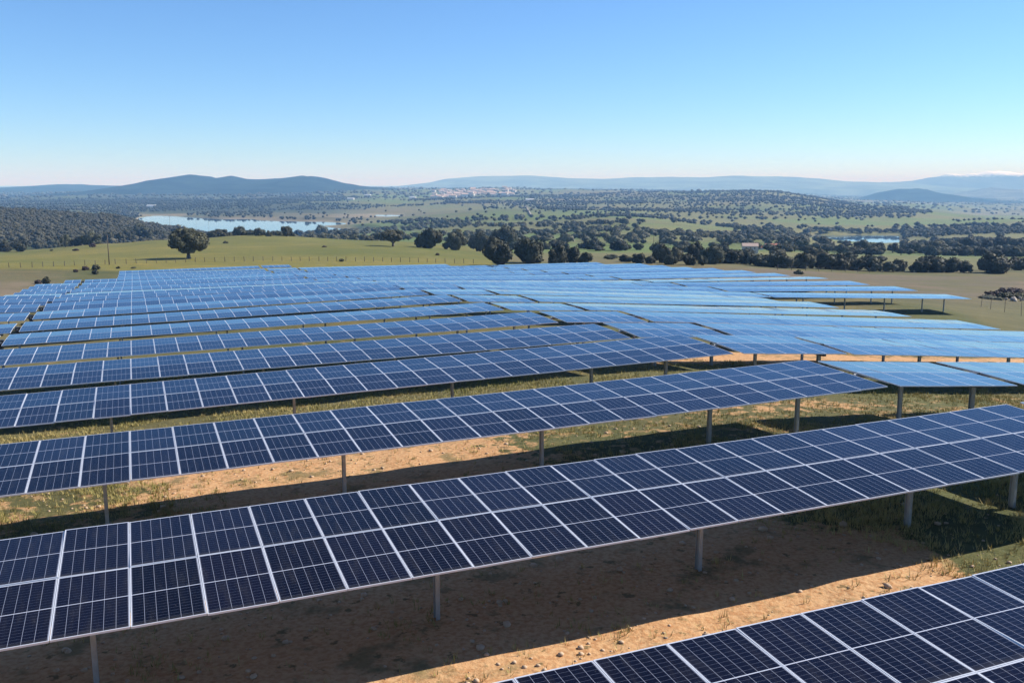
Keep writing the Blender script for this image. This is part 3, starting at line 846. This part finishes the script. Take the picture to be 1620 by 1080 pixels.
# stone heap
m_stone = mat('granite_stone', (.30,.26,.22), .9)
def stone_mesh(seed):
    g = np.random.default_rng(seed); v, f = ICO1
    w = v * (1 + g.normal(0, .16, (len(v), 1))) * np.array([1, .8, .65])
    return mesh_np('stone', w, f, [m_stone])
STN = [stone_mesh(i) for i in range(4)]
hx, hy, hz = hit(1604, 476, 90)
heap = link('stone_heap', None, label='heap of pale granite stones under brambles at the right edge', cat='stones')
heap.location = (hx, hy, hz)
for i in range(15):
    o = link('stone', STN[i % 4], heap)
    a = random.uniform(0, 6.28); q = abs(random.gauss(0, 1.5))
    o.location = (q*math.cos(a)*1.5, q*math.sin(a)*.7, max(.1, .7 - q*.3) * random.uniform(.2, 1))
    sc = random.uniform(.25, .55); o.scale = (sc, sc, sc); o.rotation_euler = (random.uniform(0,6), random.uniform(0,6), random.uniform(0,6))

# ------------------------------------------------------------------ fences and poles
def fence(name, pts, gap, h, wires, label, ymin, pr=.085):
    W = [hit(px, py, ymin) for px, py in pts]
    P = [Vector((w[0], w[1], 0)) for w in W]
    root = link(name, None, label=label, cat='fence'); root.location = (P[0].x, P[0].y, gz(P[0].x, P[0].y))
    b = Boxes(); b.tube([(0,0,-.3),(0,0,1)], [pr, pr*.85], 6); pm = b.mesh('fence_post', [m_wood])
    tops = []
    d = 0.
    segs = [(P[i], P[i+1]) for i in range(len(P)-1)]
    tot = sum((b_-a_).length for a_, b_ in segs)
    q = 0.
    while q <= tot:
        r = q
        for a_, b_ in segs:
            L = (b_-a_).length
            if r <= L: p = a_.lerp(b_, r / L); break
            r -= L
        z = gz(p.x, p.y)
        o = link('fence_post', pm, root)
        hh = h * random.uniform(.92, 1.1)
        o.location = (p.x - P[0].x, p.y - P[0].y, z - root.location.z); o.scale = (1, 1, hh)
        o.rotation_euler = (random.gauss(0, .04), random.gauss(0, .04), 0)
        tops.append((p.x - P[0].x, p.y - P[0].y, z - root.location.z)); q += gap * random.uniform(.95, 1.05)
    for wz in wires:
        b = Boxes(); b.tube([(x, y, z + wz) for x, y, z in tops], .008, 4, cap=False)
        link('wire', b.mesh('wire', [m_wire]), root)
    return root
fence('post_fence', [(-60,426),(0,424),(60,423),(174,418),(300,415),(420,413),(560,414),(680,416),(752,417)], 2.3, 1.15, (.35,.7,1.05), 'long low fence of wooden posts and wire along the front of the olive meadow', 185)
fence('post_fence', [(1230,427),(1330,430),(1430,431),(1520,431),(1640,433)], 5.0, 1.4, (.5,.9,1.3), 'thin wire fence before the dark tree belt behind the dry right field', 185)
fence('mesh_fence', [(1552,486),(1568,490),(1585,494),(1640,506)], 2.6, 1.7, (.2,.5,.8,1.1,1.4,1.65), 'wire mesh fence on the grass right of the last panel table', 80, .035)

def pole(px, py, top, label, cross=True, ymin=185):
    x, y, z = hit(px, py, ymin)
    h = (py - top) * y / 1469.0
    root = link('utility_pole', None, label=label, cat='pole'); root.location = (x, y, z)
    b = Boxes(); b.tube([(0,0,-.5),(0,0,h)], [.13,.09], 9); link('pole_shaft', b.mesh('pole_shaft', [m_wood], True), root)
    if cross:
        b = Boxes(); b.box(-.75, .75, -.06, .06, h-.45, h-.33); link('crossarm', b.mesh('crossarm', [m_wood]), root)
        for i in (-.68, 0, .68):
            b = Boxes(); b.tube([(i,0,h-.33),(i,0,h-.1 + (.25 if i == 0 else 0))], [.045,.06], 7)
            link('insulator', b.mesh('insulator', [m_insul]), root)
    return x, y, z + h
p1 = pole(173, 419, 371, 'plain wooden pole standing at the meadow fence left of the lone oak', cross=False)
p2 = pole(270, 375, 341, 'wooden power pole with crossarm on the meadow crest behind the lone oak', ymin=300)
for q in ((959,385,362,'thin wooden pole among oaks in the pasture right of centre'),(1034,390,372,'short slim pole standing among the oaks behind the panels')):
    pole(q[0], q[1], q[2], q[3], cross=False, ymin=300)
for q in ((311,366,348),(331,372,350)):
    pole(q[0], q[1], q[2], 'distant power pole in the line of poles above the forested hill' if q[0] < 320 else 'small far power pole right of the lone oak against the lake', ymin=420)

# ------------------------------------------------------------------ buildings
m_wall = mat('white_rendered_wall', (.55,.52,.47), .9)
m_roof = mat('terracotta_roof', (.42,.31,.25), .9)
m_greyroof = mat('pale_metal_roof', (.5,.51,.52), .5)
m_dark = mat('window_dark', (.03,.035,.04), .3)
def house_meshes(w, d, h, roofm, windows=True):
    b = Boxes(); b.box(-w/2, w/2, -d/2, d/2, -1.5, h)
    n = len(b.v); rh = d * .26
    b.v += [(-w/2, 0, h+rh-.25), (w/2, 0, h+rh-.25)]
    b.f += [[4, 7, n], [5, n+1, 6]]; b.m += [0, 0]
    wall = b.mesh('wall', [m_wall])
    b = Boxes(); e = .4; tk = .18
    v = [(-w/2-e,-d/2-e,h-.05),(w/2+e,-d/2-e,h-.05),(w/2+e,0,h+rh),(-w/2-e,0,h+rh),(-w/2-e,d/2+e,h-.05),(w/2+e,d/2+e,h-.05)]
    b.v += v + [(x, y, z + tk) for x, y, z in v]
    b.f += [[3,2,1,0],[4,5,2,3],[6,7,8,9],[9,8,11,10],[0,1,7,6],[5,4,10,11],[0,6,9,3],[3,9,10,4],[1,2,8,7],[2,5,11,8]]; b.m += [0]*10
    roof = b.mesh('roof', [roofm])
    b = Boxes()
    if windows:
        b.box(-.45, .45, -.04, .04, -.6, .6)
    win = b.mesh('window', [m_dark]) if windows else None
    return wall, roof, win
HT = [house_meshes(w, d, h, m_roof) for w, d, h in ((11,8,5.5),(15,9,6.5),(9,8,6),(18,9,4.5))]
def house(x, y, kind, rot, label, group=None, cat='house', z=None, win=True, sc=1.):
    wall, roof, wm = HT[kind] if isinstance(kind, int) else kind
    root = link('house', None, label=label, cat=cat, group=group)
    root.location = (x, y, gz(x, y) if z is None else z); root.rotation_euler = (0, 0, rot); root.scale = (sc,) * 3
    link('wall', wall, root); link('roof', roof, root)
    if win and wm:
        d = max(v.co.y for v in wall.vertices); w = max(v.co.x for v in wall.vertices)
        for i in (-.55, 0, .55):
            for zz in (1.6, 4.2):
                o = link('window', wm, root); o.location = (i * w, -d - .02, zz)
VG = 'white houses of the far village'
vn = 0
for i in range(150):
    px = np.interp(random.random(), [0,.35,1], [684, 735, 815]); yy = random.gauss(0, 1)
    Yv = random.uniform(2900, 3900) if px < 740 else random.uniform(3300, 4100)
    X = (px - 810) / 1469 * Yv
    house(X, Yv, random.randrange(4), random.uniform(-.6, .6), 'tiny white house with terracotta roof in the far village on the ridge', VG, win=False, sc=random.uniform(.9, 1.5))
SHED = house_meshes(22, 10, 3.5, m_greyroof, False)
for px, py, lab in ((555,316,'long white farm shed in the green fields left of the village, lowest on the slope'),(582,310,'white farm shed upslope between the first shed and the village'),(653,314,'pale shed in the fields just left of the village'),(838,318,'white shed in woodland right of the village below the ridge'),(240,328,'pale shed on the far wooded shore left of the lake')):
    x, y, z = hit(px, py, 1600)
    house(x, y, SHED, random.uniform(-.3, .3), lab, None, 'shed', win=False, sc=1.0)
m_redroof = mat('red_tiled_roof', (.30,.11,.07), .9)
FARM = house_meshes(15, 7, 2.2, m_redroof)
for px, py, lab, sc, k in ((1195,395,'low farmhouse with long red tiled roof behind the tree belt, left one',.55,FARM),(1222,392,'low farmhouse with red tiled roof behind the tree belt, right one',.6,FARM),(1186,401,'little white hut beside the red roofed farmhouses',.6,HT[0])):
    x, y, z = hit(px, py, 300)
    house(x, y, k, random.uniform(-.2, .2), lab, sc=sc)
# pale stone wall climbing between two fields
W = [hit(px, py, 900) for px, py in ((832,326),(835,332),(840,342))]
b = Boxes()
for (a, c_) in zip(W[:-1], W[1:]):
    n = 8
    for i in range(n):
        f0, f1 = i / n, (i + 1) / n
        x0, y0 = a[0] + (c_[0]-a[0])*f0, a[1] + (c_[1]-a[1])*f0
        x1, y1 = a[0] + (c_[0]-a[0])*f1, a[1] + (c_[1]-a[1])*f1
        z0 = gz(x0, y0)
        base = len(b.v)
        for x, y in ((x0, y0), (x1, y1)):
            zz = gz(x, y)
            b.v += [(x-1.2, y, zz-1), (x+1.2, y, zz-1), (x+.9, y, zz+2.2), (x-.9, y, zz+2.2)]
        b.f += [[base+q for q in fq] for fq in ((0,1,5,4),(1,2,6,5),(2,3,7,6),(3,0,4,7))]; b.m += [0]*4
link('stone_wall', b.mesh('stone_wall', [m_stone]), label='pale stone wall running up the edge of the green field below the village', cat='wall')

# ------------------------------------------------------------------ grass tufts between the near rows
def tufts(n, seed):
    g = np.random.default_rng(seed)
    Y = 10 + 45 * g.uniform(0, 1, n) ** 1.3; px = g.uniform(-80, 1750, n)
    X = (px - 810) / 1469 * Y
    s = X * U[0] + Y * U[1]; c = X * N[0] + Y * N[1]
    # same rule as the soil mask
    sm = np.zeros(n)
    sm += 1.1 * (1 - sstep(13, 20, s + (fbm(X/3, Y/3, 8)-.5)*8)) * (c < 21)
    sm += .9 * (c > 19) * (c < 32.5) * sstep(-1.5, 3, s) * (1 - sstep(9.5, 13.5, s))
    sm += .3 * (c > 19) * (c < 32) * ((s < 0) | (s > 11))
    sm += .38 * np.exp(-((s-25)/8)**2 - ((c-30.5)/2.6)**2)
    pr = np.where(sm > .8, .035 + .25 * sstep(.62, .75, fbm(X/1.2, Y/1.2, 77)), np.where(sm > .4, .4, 1.0)) * (.15 + .85 * sstep(.35, .6, fbm(X/1.6, Y/1.6, 71)))
    m = g.uniform(0, 1, n) < pr
    return X[m], Y[m], s[m], c[m], sm[m]
X, Y, s_, c_, sm = tufts(110000, 5)
Z = ground_rel(X, Y) + H + (fbm(X / 2.2, Y / 2.2, 21, 3) - .5) * .16
n = len(X); nb = 7
a = rng.uniform(0, 2*math.pi, (n, nb)); ln = rng.uniform(.06, .17, (n, nb)) * rng.uniform(.6, 1.35, (n, 1)); lean = rng.uniform(.15, .85, (n, nb))
tall = (s_ > 15.5) & (c_ < 20) & (fbm(X / .9, Y / .9, 55) > .5); ln *= np.where(tall, 1.45, 1.0)[:, None]
rt = rng.uniform(0, .10, (n, nb)); wd = .011
bx = X[:, None] + np.cos(a) * rt; by = Y[:, None] + np.sin(a) * rt
tx = bx + np.cos(a) * ln * lean; ty = by + np.sin(a) * ln * lean; tz = Z[:, None] + ln * np.sqrt(1 - lean**2 * .8)
P = np.stack([np.stack([bx - np.sin(a)*wd, by + np.cos(a)*wd, np.repeat(Z[:, None], nb, 1) - .03], -1),
              np.stack([bx + np.sin(a)*wd, by - np.cos(a)*wd, np.repeat(Z[:, None], nb, 1) - .03], -1),
              np.stack([tx, ty, tz], -1)], 2).reshape(-1, 3)
FF = np.arange(len(P)).reshape(-1, 3)
me = mesh_np('grass', P, FF, [m_grass])
tn = np.clip(np.repeat(fbm(X / 2.5, Y / 2.5, 91) * 1.5 - .12 + tall * .45, nb) + rng.normal(0, .2, n * nb), 0, 1)
at = me.attributes.new('tone', 'FLOAT', 'FACE'); at.data.foreach_set('value', tn.astype(np.float32))
link('grass', me, kind='stuff', label='short grass and dry tufts between the front panel rows', cat='grass')
print('tufts', n)
# loose pebbles on the bare soil
g = np.random.default_rng(9)
n = 1500
Y = g.uniform(11, 34, n); px = g.uniform(-40, 1660, n); X = (px - 810) / 1469 * Y
Z = ground_rel(X, Y) + H + (fbm(X / 2.2, Y / 2.2, 21, 3) - .5) * .16
v, f = ico(1)
r = g.gamma(1.6, .016, n) + .012
P = v[None] * r[:, None, None] * (1 + g.normal(0, .2, (n, len(v), 1))) * np.array([1, 1, .6]) + np.stack([X, Y, Z + r * .2], 1)[:, None]
FF = (f[None] + (np.arange(n) * len(v))[:, None, None]).reshape(-1, 3)
m_peb = mat('pale_pebble', (.46,.33,.22), .9)
link('pebbles', mesh_np('pebbles', P.reshape(-1, 3), FF, [m_peb]), kind='stuff', label='loose pale pebbles on the bare orange soil', cat='pebbles')

# ------------------------------------------------------------------ haze
m_haze = bpy.data.materials.new('haze'); m_haze.use_nodes = True
n_ = m_haze.node_tree.nodes; n_.clear()
out = n_.new('ShaderNodeOutputMaterial'); pv = n_.new('ShaderNodeVolumePrincipled')
pv.inputs['Color'].default_value = (.27,.56,1.0,1); pv.inputs['Density'].default_value = HAZE; pv.inputs['Anisotropy'].default_value = 0.0
pv.inputs['Absorption Color'].default_value = (1,1,1,1)
m_haze.node_tree.links.new(pv.outputs[0], out.inputs['Volume'])
allz = [(o.matrix_basis.translation.z) for o in scene.objects]
zmin = float(V[:, 2].min()) - 300; 
b = Boxes(); b.box(-46000, 46000, -46000, 46000, min(-900, zmin), 222)
link('haze', b.mesh('haze', [m_haze]), kind='stuff', label='pale blue air haze over the far country', cat='haze')
